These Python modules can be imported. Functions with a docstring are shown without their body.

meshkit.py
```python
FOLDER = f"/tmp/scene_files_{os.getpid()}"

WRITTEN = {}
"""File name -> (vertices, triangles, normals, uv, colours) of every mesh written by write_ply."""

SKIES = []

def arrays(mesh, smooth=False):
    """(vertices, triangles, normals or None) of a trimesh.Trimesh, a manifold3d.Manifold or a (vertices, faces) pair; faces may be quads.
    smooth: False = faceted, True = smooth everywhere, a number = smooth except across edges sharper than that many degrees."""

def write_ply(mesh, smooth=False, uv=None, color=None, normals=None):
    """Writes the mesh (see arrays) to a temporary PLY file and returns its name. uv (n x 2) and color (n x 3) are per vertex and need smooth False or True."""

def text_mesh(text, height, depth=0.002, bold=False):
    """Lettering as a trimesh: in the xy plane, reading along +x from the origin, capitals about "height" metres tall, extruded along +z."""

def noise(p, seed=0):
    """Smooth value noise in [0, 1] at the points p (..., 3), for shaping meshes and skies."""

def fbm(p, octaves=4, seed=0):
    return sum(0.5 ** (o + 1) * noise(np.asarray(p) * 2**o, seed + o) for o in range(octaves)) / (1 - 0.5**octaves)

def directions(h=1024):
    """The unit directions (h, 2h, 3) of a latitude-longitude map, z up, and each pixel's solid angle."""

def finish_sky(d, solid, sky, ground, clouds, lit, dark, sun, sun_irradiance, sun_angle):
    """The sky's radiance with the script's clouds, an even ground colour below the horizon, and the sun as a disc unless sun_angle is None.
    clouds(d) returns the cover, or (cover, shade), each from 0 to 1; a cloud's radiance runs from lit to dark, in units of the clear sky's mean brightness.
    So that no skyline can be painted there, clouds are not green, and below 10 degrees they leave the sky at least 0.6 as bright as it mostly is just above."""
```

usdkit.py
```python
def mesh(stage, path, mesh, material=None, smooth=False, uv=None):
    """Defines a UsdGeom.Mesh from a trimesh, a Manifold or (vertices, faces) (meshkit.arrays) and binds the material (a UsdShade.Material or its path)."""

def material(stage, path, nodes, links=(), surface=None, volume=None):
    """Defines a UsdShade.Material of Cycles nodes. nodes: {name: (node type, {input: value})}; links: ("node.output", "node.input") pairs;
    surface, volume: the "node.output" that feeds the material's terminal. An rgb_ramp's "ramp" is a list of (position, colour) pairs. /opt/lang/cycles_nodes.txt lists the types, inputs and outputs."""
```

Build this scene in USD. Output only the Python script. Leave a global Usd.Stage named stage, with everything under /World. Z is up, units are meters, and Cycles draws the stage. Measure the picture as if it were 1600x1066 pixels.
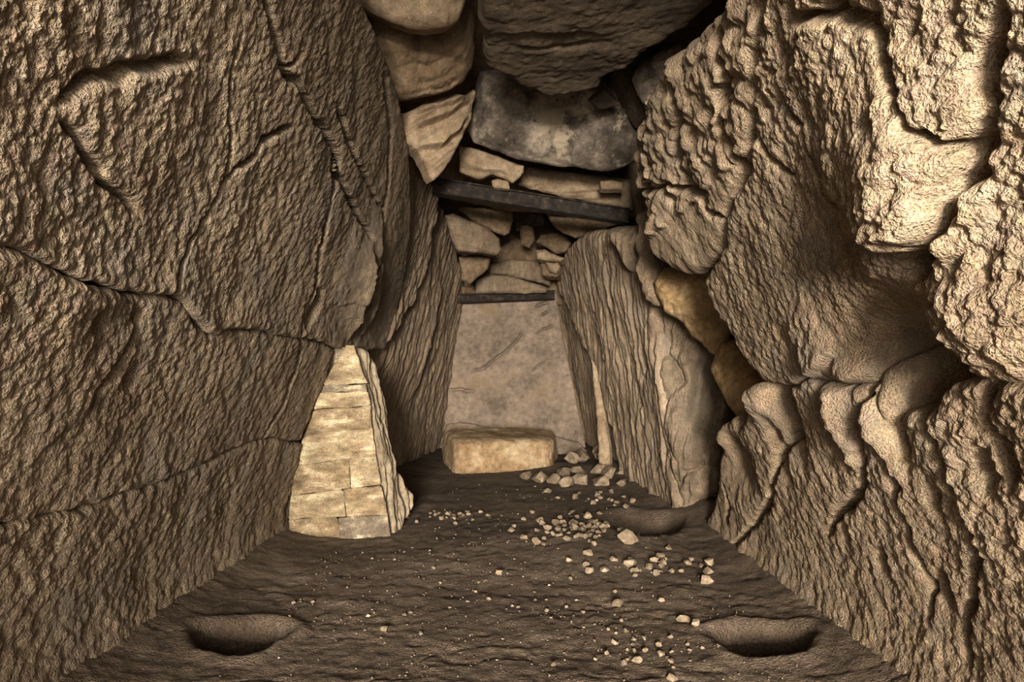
import math
import numpy as np
import trimesh
from scipy.spatial import cKDTree, ConvexHull
from pxr import Usd, UsdGeom, UsdLux, UsdShade, Gf, Sdf
import usdkit
import meshkit

# ------------------------------------------------------------------ stage, camera, lights
stage = Usd.Stage.CreateInMemory()
UsdGeom.SetStageUpAxis(stage, UsdGeom.Tokens.z)
UsdGeom.SetStageMetersPerUnit(stage, 1.0)
world = UsdGeom.Xform.Define(stage, '/World')
stage.SetDefaultPrim(world.GetPrim())
UsdGeom.Scope.Define(stage, '/World/Looks')

F, CX, CY, EYE = 1000.0, 800.0, 590.0, 1.0        # focal length in pixels, principal point, eye height
cam = UsdGeom.Camera.Define(stage, '/World/camera')
cam.CreateHorizontalApertureAttr(36.0)
cam.CreateVerticalApertureAttr(36.0 * 1066 / 1600)
cam.CreateFocalLengthAttr(F / 1600 * 36.0)
cam.CreateVerticalApertureOffsetAttr((CY - 533) / 1600 * 36.0)
cam.CreateClippingRangeAttr(Gf.Vec2f(0.05, 100))
cam.AddTranslateOp().Set(Gf.Vec3d(0, 0, EYE))
cam.AddRotateXOp().Set(90.0)
cam.CreateExposureAttr(0.22)


def rect_light(name, pos, target, w, h, intensity, color):
    l = UsdLux.RectLight.Define(stage, '/World/' + name)
    l.CreateWidthAttr(w); l.CreateHeightAttr(h); l.CreateIntensityAttr(intensity); l.CreateColorAttr(Gf.Vec3f(*color))
    m = Gf.Matrix4d().SetLookAt(Gf.Vec3d(*pos), Gf.Vec3d(*target), Gf.Vec3d(0, 0, 1)).GetInverse()
    l.AddTransformOp().Set(m)
    return l


rect_light('entrance_daylight', (-0.25, -5.6, 1.45), (0.0, 4.0, 1.1), 1.3, 1.7, 350.0, (1.0, 0.885, 0.73))
rect_light('forecourt_daylight', (0.0, -2.9, 1.35), (0.0, 4.0, 1.2), 2.4, 2.0, 14.0, (1.0, 0.885, 0.73))
dome = UsdLux.DomeLight.Define(stage, '/World/sky')
dome.CreateIntensityAttr(0.4); dome.CreateColorAttr(Gf.Vec3f(1.0, 0.89, 0.75))

# ------------------------------------------------------------------ helpers
used = {}


def numbered(path):
    k = used.get(path, -1) + 1
    used[path] = k
    return path if k == 0 else f'{path}_{k:03d}'


def tag(prim, label=None, cat=None, group=None, kind=None):
    prim = prim.GetPrim() if hasattr(prim, 'GetPrim') else prim
    for k, v in (('label', label), ('category', cat), ('group', group), ('kind', kind)):
        if v:
            prim.SetCustomDataByKey(k, v)
    return prim


def empty(name, label=None, cat=None, group=None, kind=None, loc=None, parent='/World'):
    x = UsdGeom.Xform.Define(stage, numbered(parent + '/' + name))
    if loc is not None:
        x.AddTranslateOp().Set(Gf.Vec3d(*map(float, loc)))
    tag(x, label, cat, group, kind)
    return x.GetPrim()


def put(name, mesh, mat, parent='/World', smooth=True):
    p = parent if isinstance(parent, str) else str(parent.GetPath())
    return usdkit.mesh(stage, numbered(p + '/' + name), mesh, mat, smooth=smooth).GetPrim()


def at(px, py, d):
    return np.array([(px - CX) / F * d, d, EYE - (py - CY) / F * d])


def unit(v):
    v = np.asarray(v, float)
    return v / np.linalg.norm(v)


class Chart:
    """A plane with axes a, b and the outward normal n."""
    def __init__(s, o, a, n):
        s.o, s.n = np.asarray(o, float), unit(n)
        a = np.asarray(a, float)
        s.a = unit(a - s.n * (a @ s.n))
        s.b = unit(np.cross(s.n, s.a)); s.turn = 1.0
        if s.b[2] < -1e-6:
            s.b = -s.b; s.turn = -1.0

    def px(s, pts):
        pts = np.asarray(pts, float).reshape(-1, 2)
        r = np.stack([(pts[:, 0] - CX) / F, np.ones(len(pts)), -(pts[:, 1] - CY) / F], 1)
        e = np.array([0, 0, EYE])
        t = ((s.o - e) @ s.n) / (r @ s.n)
        q = e + r * t[:, None] - s.o
        return np.stack([q @ s.a, q @ s.b], 1)

    def world(s, uv, h=0.0):
        h = np.broadcast_to(h, (len(uv),))
        return s.o + uv[:, :1] * s.a + uv[:, 1:] * s.b + h[:, None] * s.n


def facing(px, py, d, n, a=(1, 0, 0)):
    return Chart(at(px, py, d), a, n)


def sstep(x, a, b):
    t = np.clip((x - a) / (b - a), 0, 1)
    return t * t * (3 - 2 * t)


def poly_inside(p, poly):
    x, y = p[:, 0], p[:, 1]
    inside = np.zeros(len(p), bool)
    q = np.roll(poly, -1, 0)
    for (x0, y0), (x1, y1) in zip(poly, q):
        c = (y0 > y) != (y1 > y)
        if c.any():
            inside ^= c & (x < (x1 - x0) * (y - y0) / (y1 - y0 + 1e-300) + x0)
    return inside


def seg_dist(p, line, closed=False):
    """Distance to a polyline, the nearest point, and the side (+1 left of its direction), the parameter along it (0..n)."""
    a = line if closed else line[:-1]
    b = np.roll(line, -1, 0) if closed else line[1:]
    best = np.full(len(p), 1e18); near = np.zeros_like(p); side = np.zeros(len(p)); par = np.zeros(len(p))
    for k, (s, e) in enumerate(zip(a, b)):
        d = e - s
        L = d @ d + 1e-18
        t = np.clip(((p - s) @ d) / L, 0, 1)
        c = s + t[:, None] * d
        r = ((p - c) ** 2).sum(1)
        m = r < best
        best[m], near[m], par[m] = r[m], c[m], k + t[m]
        side[m] = np.sign(d[0] * (p[m, 1] - s[1]) - d[1] * (p[m, 0] - s[0]))
    return np.sqrt(best), near, side, par


ROT = np.array([[0.36, 0.48, -0.8], [-0.8, 0.6, 0.0], [0.48, 0.64, 0.6]])


def nz(p, wave, seed=0, oct=1, stretch=(1, 1, 1)):
    q = (p / np.asarray(stretch)) @ ROT.T / wave
    return meshkit.fbm(q, oct, seed) - 0.5 if oct > 1 else meshkit.noise(q, seed) - 0.5


def cells(uv, wave, seed=0, stretch=(1, 1)):
    """Worley: distance to the nearest and to the second nearest seed, in units of wave."""
    q = uv / (wave * np.asarray(stretch))
    lo, hi = np.floor(q.min(0)) - 2, np.ceil(q.max(0)) + 2
    gx, gy = np.meshgrid(np.arange(lo[0], hi[0]), np.arange(lo[1], hi[1]), indexing='ij')
    g = np.stack([gx.ravel(), gy.ravel()], 1)
    g = g + np.random.default_rng(seed).random(g.shape) * 0.95
    d, i = cKDTree(g).query(q, k=2)
    return d[:, 0], d[:, 1], i[:, 0]


def crack(uv, line, width, depth, jag=0.02, seed=1):
    w = uv + jag * np.stack([meshkit.fbm(np.c_[uv * 14, uv[:, 0] * 0 + seed], 3, seed) - .5, meshkit.fbm(np.c_[uv * 14, uv[:, 0] * 0 + seed + 7], 3, seed + 9) - .5], 1) * 2
    d, _, _, par = seg_dist(w, line)
    n = len(line) - 1
    fade = np.clip(np.minimum(par, n - par) * 2.0 + 0.25, 0, 1)
    return -depth * fade * np.exp(-(d / width) ** 2)


def scarp(uv, line, A, L, w, jag=0.02, seed=1, ends=0.6, turn=1.0):
    """A ledge: left of the line the surface stands A proud, dying out over L."""
    q = uv + jag * np.stack([meshkit.fbm(np.c_[uv * 11, uv[:, 0] * 0 + seed], 3, seed) - .5, meshkit.fbm(np.c_[uv * 11, uv[:, 0] * 0 + seed + 7], 3, seed + 9) - .5], 1) * 2
    d, _, side, par = seg_dist(q, line)
    s = d * side * turn
    arc = np.r_[0, np.cumsum(np.linalg.norm(np.diff(line, axis=0), axis=1))]
    t = np.interp(par, np.arange(len(line)), arc) / arc[-1]
    fade = sstep(np.minimum(t, 1 - t), 0, .3)
    return A * fade * sstep(s, -w, w) * np.exp(-np.maximum(s, 0) / L)


def ledge(uv, line, A, L, w, jag=0.02, seed=1):
    """A bulge that hangs over a line running along u: it stands A proud just above the line and dies out upwards over L."""
    o = np.argsort(line[:, 0])
    q = uv + jag * np.stack([meshkit.fbm(np.c_[uv * 9, uv[:, 0] * 0 + seed], 3, seed) - .5, meshkit.fbm(np.c_[uv * 9, uv[:, 0] * 0 + seed + 7], 3, seed + 9) - .5], 1) * 2
    s = q[:, 1] - np.interp(q[:, 0], line[o, 0], line[o, 1])
    a, b = line[o[0], 0], line[o[-1], 0]
    win = sstep(q[:, 0], a, a + (b - a) * .25) * (1 - sstep(q[:, 0], a + (b - a) * .28, b))
    return A * win * sstep(s, -w, w) * np.exp(-(np.maximum(s, 0) / L) ** 1.5)


def blob(uv, c, r, A, rot=0.0, power=2):
    ca, sa = math.cos(rot), math.sin(rot)
    q = uv - c
    x, y = (q[:, 0] * ca + q[:, 1] * sa) / r[0], (-q[:, 0] * sa + q[:, 1] * ca) / r[1]
    return A * np.exp(-(x * x + y * y) ** (power / 2))


TRIS = [0]


def relief(chart, outline, res=None, R=0.03, thick=0.25, disp=None, jag=0.012, jagwave=0.08, grid=None, seed=0, edge_pow=2.0):
    """A stone seen from one side: a finely displaced face inside the outline (chart coordinates), rolled over at its edge, with sides and a back."""
    outline = np.asarray(outline, float)
    if grid is None:
        lo, hi = outline.min(0) - 2 * res - jag, outline.max(0) + 2 * res + jag
        nu, nv = [max(3, int(math.ceil((hi[k] - lo[k]) / res)) + 1) for k in (0, 1)]
        U, V = np.meshgrid(np.linspace(lo[0], hi[0], nu), np.linspace(lo[1], hi[1], nv), indexing='ij')
        uv = np.stack([U.ravel(), V.ravel()], 1)
    else:
        nu, nv, uv = grid
        uv = uv.copy()

    def sdist(p):
        w = p
        if jag:
            z = np.zeros(len(p)) + seed * 1.7
            w = p + jag * np.stack([meshkit.fbm(np.c_[p / jagwave, z], 3, seed + 3) - .5, meshkit.fbm(np.c_[p / jagwave, z + 9], 3, seed + 5) - .5], 1) * 2
        d, near, _, _ = seg_dist(w, outline, True)
        s = np.where(poly_inside(w, outline), d, -d)
        return s, near - w

    s, to = sdist(uv)
    inside = s > 0
    idx = np.arange(nu * nv).reshape(nu, nv)
    q = np.stack([idx[:-1, :-1], idx[1:, :-1], idx[1:, 1:], idx[:-1, 1:]], -1).reshape(-1, 4)
    keep = inside[q].sum(1) >= 2
    q = q[keep]
    usedv = np.unique(q)
    out = usedv[~inside[usedv]]
    uv[out] += to[out]                                 # pull the rim onto the outline
    s[out] = 0
    remap = np.full(nu * nv, -1); remap[usedv] = np.arange(len(usedv))
    q = remap[q]; uv = uv[usedv]; s = np.maximum(s[usedv], 0)
    base = chart.world(uv)
    t = np.clip(s / R, 0, 1)
    h = -R * (1 - np.maximum(1 - (1 - t) ** edge_pow, 0) ** (1 / edge_pow))
    if disp is not None:
        h = h + disp(base, uv, s)
    top = chart.world(uv, h)
    f = np.vstack([q[:, [0, 1, 2]], q[:, [0, 2, 3]]])
    n = np.cross(top[f[:, 1]] - top[f[:, 0]], top[f[:, 2]] - top[f[:, 0]]).sum(0)
    if n @ chart.n < 0:
        f = f[:, ::-1]
    # rim edges
    e = np.vstack([f[:, [0, 1]], f[:, [1, 2]], f[:, [2, 0]]])
    key = np.sort(e, 1)
    _, first, cnt = np.unique(key[:, 0].astype(np.int64) * (len(uv) + 1) + key[:, 1], return_index=True, return_counts=True)
    rim = e[first[cnt == 1]]
    rv = np.unique(rim)
    rm = np.full(len(uv), -1); rm[rv] = np.arange(len(rv))
    n0 = len(top)
    r1 = top[rv]
    c = uv[rv].mean(0)
    hb = -thick + 0 * h[rv]
    r2 = chart.world(c + (uv[rv] - c) * 0.985, np.minimum(hb, h[rv] - 0.01))
    ctr = chart.world(c[None], -thick)
    V = np.vstack([top, r1, r2, r2, ctr])
    m = len(rv)
    A, B = rm[rim[:, 0]], rm[rim[:, 1]]
    side = np.vstack([np.stack([n0 + B, n0 + A, n0 + m + A], 1), np.stack([n0 + B, n0 + m + A, n0 + m + B], 1)])
    back = np.stack([n0 + 2 * m + B, n0 + 2 * m + A, np.full(len(A), n0 + 3 * m)], 1)
    Fc = np.vstack([f, side, back])
    TRIS[0] += len(Fc)
    return V, Fc


# ------------------------------------------------------------------ materials
def rock(name, ramp, scale=2.2, fine=55.0, bump=0.5, rough=0.9, stain=None, stain_scale=3.0, stain_at=(0.52, 0.68), speck=None, stretch=(1, 1, 1), bump_dist=0.012, spec=0.25):
    nodes = {
        'g': ('geometry', {}),
        'mp': ('mapping', {'mapping_type': 'point', 'scale': stretch}),
        'n1': ('noise_texture', {'scale': scale, 'detail': 8.0, 'roughness': 0.68}),
        'r1': ('rgb_ramp', {'ramp': ramp}),
        'n2': ('noise_texture', {'scale': fine, 'detail': 5.0, 'roughness': 0.65}),
        'n3': ('noise_texture', {'scale': fine * 0.35, 'detail': 4.0, 'roughness': 0.6}),
        'v2': ('map_range', {'from_min': 0.3, 'from_max': 0.7, 'to_min': 0.72, 'to_max': 1.28}),
        'n6': ('noise_texture', {'scale': fine * 3.2, 'detail': 2.0, 'roughness': 0.6}),
        'v6': ('map_range', {'from_min': 0.3, 'from_max': 0.7, 'to_min': 0.62, 'to_max': 1.38}),
        'vm': ('math', {'math_type': 'multiply'}),
        'n7': ('noise_texture', {'scale': fine * 0.5, 'detail': 4.0, 'roughness': 0.7}),
        'c7': ('vector_math', {'math_type': 'multiply_add', 'vector2': (0.30, 0.30, 0.42), 'vector3': (0.87, 0.84, 0.76)}),
        'm7': ('mix', {'mix_type': 'multiply', 'fac': 1.0}),
        'a6': ('math', {'math_type': 'multiply_add', 'value2': 1.0}),
        'mul': ('mix', {'mix_type': 'multiply', 'fac': 1.0}),
        'add': ('math', {'math_type': 'add'}),
        'b': ('bump', {'strength': bump, 'distance': bump_dist}),
        'p': ('principled_bsdf', {'roughness': rough, 'specular_ior_level': spec}),
    }
    links = [('g.position', 'mp.vector'), ('mp.vector', 'n1.vector'), ('mp.vector', 'n2.vector'), ('mp.vector', 'n3.vector'), ('n1.fac', 'r1.fac'),
             ('n3.fac', 'v2.value'), ('r1.color', 'mul.color1'), ('mp.vector', 'n6.vector'), ('n6.fac', 'v6.value'), ('v2.result', 'vm.value1'), ('v6.result', 'vm.value2'), ('vm.value', 'mul.color2'),
             ('n6.fac', 'a6.value1'), ('add.value', 'a6.value3'),
             ('n2.fac', 'add.value1'), ('n3.fac', 'add.value2'), ('a6.value', 'b.height'), ('b.normal', 'p.normal')]
    last = 'mul.color'
    if stain:
        nodes['n4'] = ('noise_texture', {'scale': stain_scale, 'detail': 6.0, 'roughness': 0.7})
        nodes['m4'] = ('map_range', {'from_min': stain_at[0], 'from_max': stain_at[1], 'to_min': 0.0, 'to_max': 1.0, 'clamp': True})
        nodes['x4'] = ('mix', {'mix_type': 'mix', 'color2': stain})
        nodes['o4'] = ('vector_math', {'math_type': 'add', 'vector2': (3.7, 1.9, 5.3)})
        links += [('mp.vector', 'o4.vector1'), ('o4.vector', 'n4.vector'), ('n4.fac', 'm4.value'), ('m4.result', 'x4.fac'), (last, 'x4.color1')]
        last = 'x4.color'
    if speck:
        col, sc, th = speck
        nodes['n5'] = ('noise_texture', {'scale': sc, 'detail': 3.0, 'roughness': 0.6})
        nodes['m5'] = ('map_range', {'from_min': th, 'from_max': th + 0.05, 'to_min': 0.0, 'to_max': 0.85, 'clamp': True})
        nodes['x5'] = ('mix', {'mix_type': 'mix', 'color2': col})
        links += [('mp.vector', 'n5.vector'), ('n5.fac', 'm5.value'), ('m5.result', 'x5.fac'), (last, 'x5.color1')]
        last = 'x5.color'
    links += [('mp.vector', 'n7.vector'), ('n7.color', 'c7.vector1'), (last, 'm7.color1'), ('c7.vector', 'm7.color2'), ('m7.color', 'p.base_color')]
    return usdkit.material(stage, '/World/Looks/' + name, nodes, links, surface='p.BSDF')


M = {}
M['wall'] = rock('wall_rock', [(0.30, (0.125, 0.095, 0.066)), (0.45, (0.205, 0.162, 0.116)), (0.56, (0.245, 0.198, 0.144)), (0.70, (0.33, 0.27, 0.195))],
                 scale=2.4, fine=48, bump=0.9, stain=(0.19, 0.168, 0.143), stain_scale=2.2, bump_dist=.018)
M['wall_warm'] = rock('warm_rock', [(0.30, (0.15, 0.112, 0.075)), (0.46, (0.245, 0.19, 0.132)), (0.60, (0.29, 0.232, 0.165)), (0.72, (0.37, 0.305, 0.22))],
                      scale=2.8, fine=48, bump=0.9, stain=(0.215, 0.185, 0.152), stain_scale=2.5, bump_dist=.018)
M['ochre'] = rock('ochre_rock', [(0.3, (0.17, 0.11, 0.052)), (0.5, (0.26, 0.18, 0.092)), (0.7, (0.36, 0.28, 0.17))], scale=5, fine=60, bump=0.4)
M['slab'] = rock('slab_rock', [(0.30, (0.12, 0.09, 0.062)), (0.48, (0.205, 0.16, 0.115)), (0.68, (0.31, 0.25, 0.18))], scale=3.0, fine=60, bump=0.7, stretch=(1, 1, 0.4), stain=(0.19, 0.168, 0.145), stain_scale=2.4)
M['edge'] = rock('slab_edge_rock', [(0.30, (0.15, 0.112, 0.078)), (0.46, (0.25, 0.195, 0.142)), (0.66, (0.36, 0.295, 0.22))], scale=4.0, fine=55, bump=0.7, stain=(0.22, 0.195, 0.17), stain_scale=3)
M['dark'] = rock('sooty_rock', [(0.3, (0.055, 0.043, 0.033)), (0.5, (0.095, 0.075, 0.056)), (0.7, (0.16, 0.125, 0.09))], scale=3.5, fine=60, bump=0.6, speck=((0.30, 0.235, 0.15), 38, 0.68))
M['grey'] = rock('grey_rock', [(0.36, (0.065, 0.054, 0.045)), (0.48, (0.15, 0.128, 0.107)), (0.60, (0.34, 0.30, 0.25))], scale=3.0, fine=50, bump=1.0, stain=(0.50, 0.43, 0.34), stain_scale=3.0, stain_at=(0.53, 0.60))
M['brown'] = rock('brown_rock', [(0.3, (0.115, 0.08, 0.05)), (0.5, (0.19, 0.14, 0.09)), (0.7, (0.29, 0.22, 0.15))], scale=4, fine=60, bump=0.6)
M['tan'] = rock('tan_rock', [(0.3, (0.21, 0.155, 0.10)), (0.5, (0.31, 0.24, 0.165)), (0.7, (0.42, 0.34, 0.24))], scale=5, fine=60, bump=0.6)
PB = dict(fine=45, bump=0.8, stretch=(.8, 1, 1.7), speck=((0.13, 0.10, 0.065), 26, 0.65))
M['lime'] = rock('limewash_cream', [(0.34, (0.15, 0.112, 0.07)), (0.46, (0.28, 0.222, 0.14)), (0.53, (0.37, 0.305, 0.2)), (0.62, (0.53, 0.465, 0.325))], scale=6, **PB)
M['lime_tan'] = rock('limewash_tan', [(0.36, (0.12, 0.09, 0.055)), (0.48, (0.215, 0.163, 0.10)), (0.56, (0.31, 0.245, 0.155)), (0.63, (0.50, 0.43, 0.30))], scale=6, **PB)
M['lime_grey'] = rock('limewash_grey', [(0.36, (0.11, 0.088, 0.065)), (0.50, (0.175, 0.146, 0.112)), (0.57, (0.25, 0.21, 0.155)), (0.62, (0.48, 0.41, 0.29))], scale=6, **PB)
M['pillar_side'] = rock('pillar_side_stone', [(0.3, (0.16, 0.125, 0.085)), (0.5, (0.26, 0.215, 0.155)), (0.7, (0.40, 0.345, 0.255))], scale=5, fine=60, bump=0.6)
M['back'] = rock('back_slab_rock', [(0.34, (0.125, 0.10, 0.082)), (0.48, (0.20, 0.162, 0.132)), (0.64, (0.275, 0.222, 0.175))], scale=1.8, fine=45, bump=0.15, speck=((0.11, 0.09, 0.07), 16, 0.67), stain=(0.23, 0.172, 0.11), stain_scale=1.4, stain_at=(.52, .7))
M['block'] = rock('block_rock', [(0.35, (0.17, 0.11, 0.06)), (0.48, (0.29, 0.205, 0.118)), (0.62, (0.42, 0.335, 0.225))], scale=3.5, fine=55, bump=0.5)
M['soil'] = rock('floor_soil', [(0.3, (0.052, 0.039, 0.029)), (0.5, (0.088, 0.067, 0.049)), (0.66, (0.155, 0.122, 0.092))], scale=2.0, fine=42, bump=0.9, stretch=(0.75, 1, 1), stain=(0.19, 0.155, 0.12), stain_scale=1.7, stain_at=(.56, .70), speck=((0.34, 0.28, 0.2), 60, 0.68), bump_dist=0.025)
M['grit'] = rock('grit_stone', [(0.35, (0.07, 0.053, 0.038)), (0.5, (0.13, 0.10, 0.074)), (0.65, (0.24, 0.195, 0.145))], scale=14, fine=80, bump=0.3)
M['pebble'] = rock('pebble_stone', [(0.35, (0.11, 0.083, 0.058)), (0.5, (0.19, 0.15, 0.108)), (0.65, (0.30, 0.245, 0.18))], scale=11, fine=80, bump=0.3)
M['iron'] = usdkit.material(stage, '/World/Looks/rusted_iron', {
    'g': ('geometry', {}), 'n': ('noise_texture', {'scale': 14.0, 'detail': 7.0, 'roughness': 0.7}),
    'r': ('rgb_ramp', {'ramp': [(0.35, (0.010, 0.008, 0.007)), (0.52, (0.022, 0.017, 0.014)), (0.64, (0.055, 0.042, 0.032)), (0.74, (0.15, 0.12, 0.09))]}),
    'b': ('bump', {'strength': 0.4, 'distance': 0.006}), 'p': ('principled_bsdf', {'roughness': 0.8, 'metallic': 0.0, 'specular_ior_level': 0.25})},
    [('g.position', 'n.vector'), ('n.fac', 'r.fac'), ('r.color', 'p.base_color'), ('n.fac', 'b.height'), ('b.normal', 'p.normal')], surface='p.BSDF')


# ------------------------------------------------------------------ surface textures (relief)
def pecked(p, uv, amp=1.0, seed=0, stretch=(1, 1, 1), big=1.0):
    """Rough, tool-pecked rock."""
    f1, _, _ = cells(uv + 0.016 * np.stack([nz(p, .02, seed + 61), nz(p, .02, seed + 62)], 1), 0.020, seed + 5, (1.0, 1.4))
    g1, _, _ = cells(uv + 0.03 * np.stack([nz(p, .05, seed + 63), nz(p, .05, seed + 64)], 1), 0.048, seed + 6, (1.0, 1.5))
    where = 0.55 + 0.9 * meshkit.noise(p @ ROT.T / .22, seed + 9)
    h = 0.0060 * (0.55 - f1) * where + 0.0065 * (0.5 - g1) * (2 - where)
    h += 0.010 * nz(p, .026, seed + 1, 3, stretch) + big * (0.018 * nz(p, .16, seed + 2, 2, stretch) + 0.018 * nz(p, .7, seed + 3, 2))
    return amp * h


def nodular(p, uv, amp=1.0, wave=0.07, seed=0):
    w = uv + .5 * wave * np.stack([nz(p, wave, seed + 71, 2), nz(p, wave, seed + 72, 2)], 1)
    f1, _, _ = cells(w, wave, seed + 7)
    g1, _, _ = cells(w, wave * .45, seed + 8)
    return amp * wave * (0.55 * (0.5 - f1 ** 1.6) + 0.22 * (0.6 - g1) + 0.6 * nz(p, wave * 3, seed + 4, 2))


def layered(p, uv, amp=1.0, dirn=(0.0, 1.0), wave=0.05, seed=0):
    """Foliated rock whose layers run along dirn (chart coordinates)."""
    d = unit(dirn)
    al, ac = uv @ d, uv @ np.array([-d[1], d[0]])
    q = np.c_[ac / wave, al / (wave * 9), np.zeros(len(uv)) + seed]
    r = meshkit.fbm(q, 3, seed + 11)
    saw = np.abs(((ac / (wave * 2.6) + 1.3 * meshkit.fbm(np.c_[al * 2.2, ac * 3, ac * 0 + 3], 2, seed + 12)) % 1.0) - 0.3)
    return amp * (0.055 * (r - .5) + 0.010 * saw + 0.03 * nz(p, .06, seed + 13, 3, (1, 1, 1.6)) + 0.04 * nz(p, .17, seed + 15, 2, (1, 1, 2)) + 0.05 * nz(p, .5, seed + 14, 2))


def rough(p, uv, amp=1.0, seed=0):
    return amp * (0.06 * nz(p, .35, seed + 21, 3) + 0.028 * nz(p, .09, seed + 22, 3) + 0.011 * nz(p, .03, seed + 23, 2))


# ------------------------------------------------------------------ floor
def wall_x(side, z):
    return (-1.46 + 0.3 * z) if side < 0 else (1.34 - 0.3 * z)


def pit(x, y, cx, cy, rx, ry, depth, sharp=2.2):
    ang = np.arctan2((y - cy) / ry, (x - cx) / rx)
    wob = 1 + 0.08 * np.sin(3 * ang + cx) + 0.05 * np.sin(5 * ang)
    r = np.hypot((x - cx) / rx, (y - cy) / ry) / wob
    return -depth * (1 - sstep(r, 0.60, 1.02)) + 0.012 * np.exp(-((r - 1.15) / .15) ** 2)


def floor_z(x, y):
    p = np.stack([x, y, 0 * x], 1)
    z = 0.022 * nz(p, .5, 31, 3, (2.2, 1, 1)) + 0.016 * nz(p, .13, 32, 3, (1.3, 1, 1)) + 0.015 * nz(p, .04, 33, 3, (1.2, 1, 1)) + 0.02 * sstep(meshkit.noise(p @ ROT.T / .33, 37), .5, .8) * nz(p, .05, 38, 2)
    z += -0.005 * sstep(-np.abs(meshkit.fbm(np.stack([x * 3.5, y * 6.0, 0 * x], 1), 3, 35) - .5), -.05, 0)
    xl, xr = -1.44 + 0.045 * np.maximum(y - 4, 0), 1.36 - 0.03 * np.maximum(y - 4, 0)
    z += 0.14 * np.exp(-np.maximum(x - xl, 0) / .14) + 0.14 * np.exp(-np.maximum(xr - x, 0) / .14)
    z += pit(x, y, -1.035, 2.45, 0.185, 0.165, 0.24) + pit(x, y, 0.945, 2.43, 0.20, 0.165, 0.24)
    z += pit(x, y, 0.88, 4.35, 0.30, 0.40, 0.13)
    z += 0.05 * np.exp(-(((x - .45) / .5) ** 2 + ((y - 3.75) / .42) ** 2)) + 0.06 * np.exp(-(((x - .62) / .55) ** 2 + ((y - 7.0) / .5) ** 2))
    return z


def build_floor():
    ys = [-1.2]
    while ys[-1] < 9.6:
        y = ys[-1]
        ys.append(y + (0.06 if y < 1.8 else 0.0021 * y * y))
    ys = np.array(ys)
    J = 640
    X = np.linspace(-1, 1, J)
    X = np.sign(X) * np.abs(X) ** 0.95 * 1.95
    Y, XX = np.meshgrid(ys, X, indexing='ij')
    z = floor_z(XX.ravel(), Y.ravel())
    v = np.stack([XX.ravel(), Y.ravel(), z], 1)
    idx = np.arange(len(v)).reshape(len(ys), J)
    q = np.stack([idx[:-1, :-1], idx[:-1, 1:], idx[1:, 1:], idx[1:, :-1]], -1).reshape(-1, 4)
    f = np.vstack([q[:, [0, 1, 2]], q[:, [0, 2, 3]]])
    TRIS[0] += len(f)
    tag(put('floor', (v, f), M['soil']), 'dark trodden earth floor with two round pits near the viewer', kind='structure')


build_floor()


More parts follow.
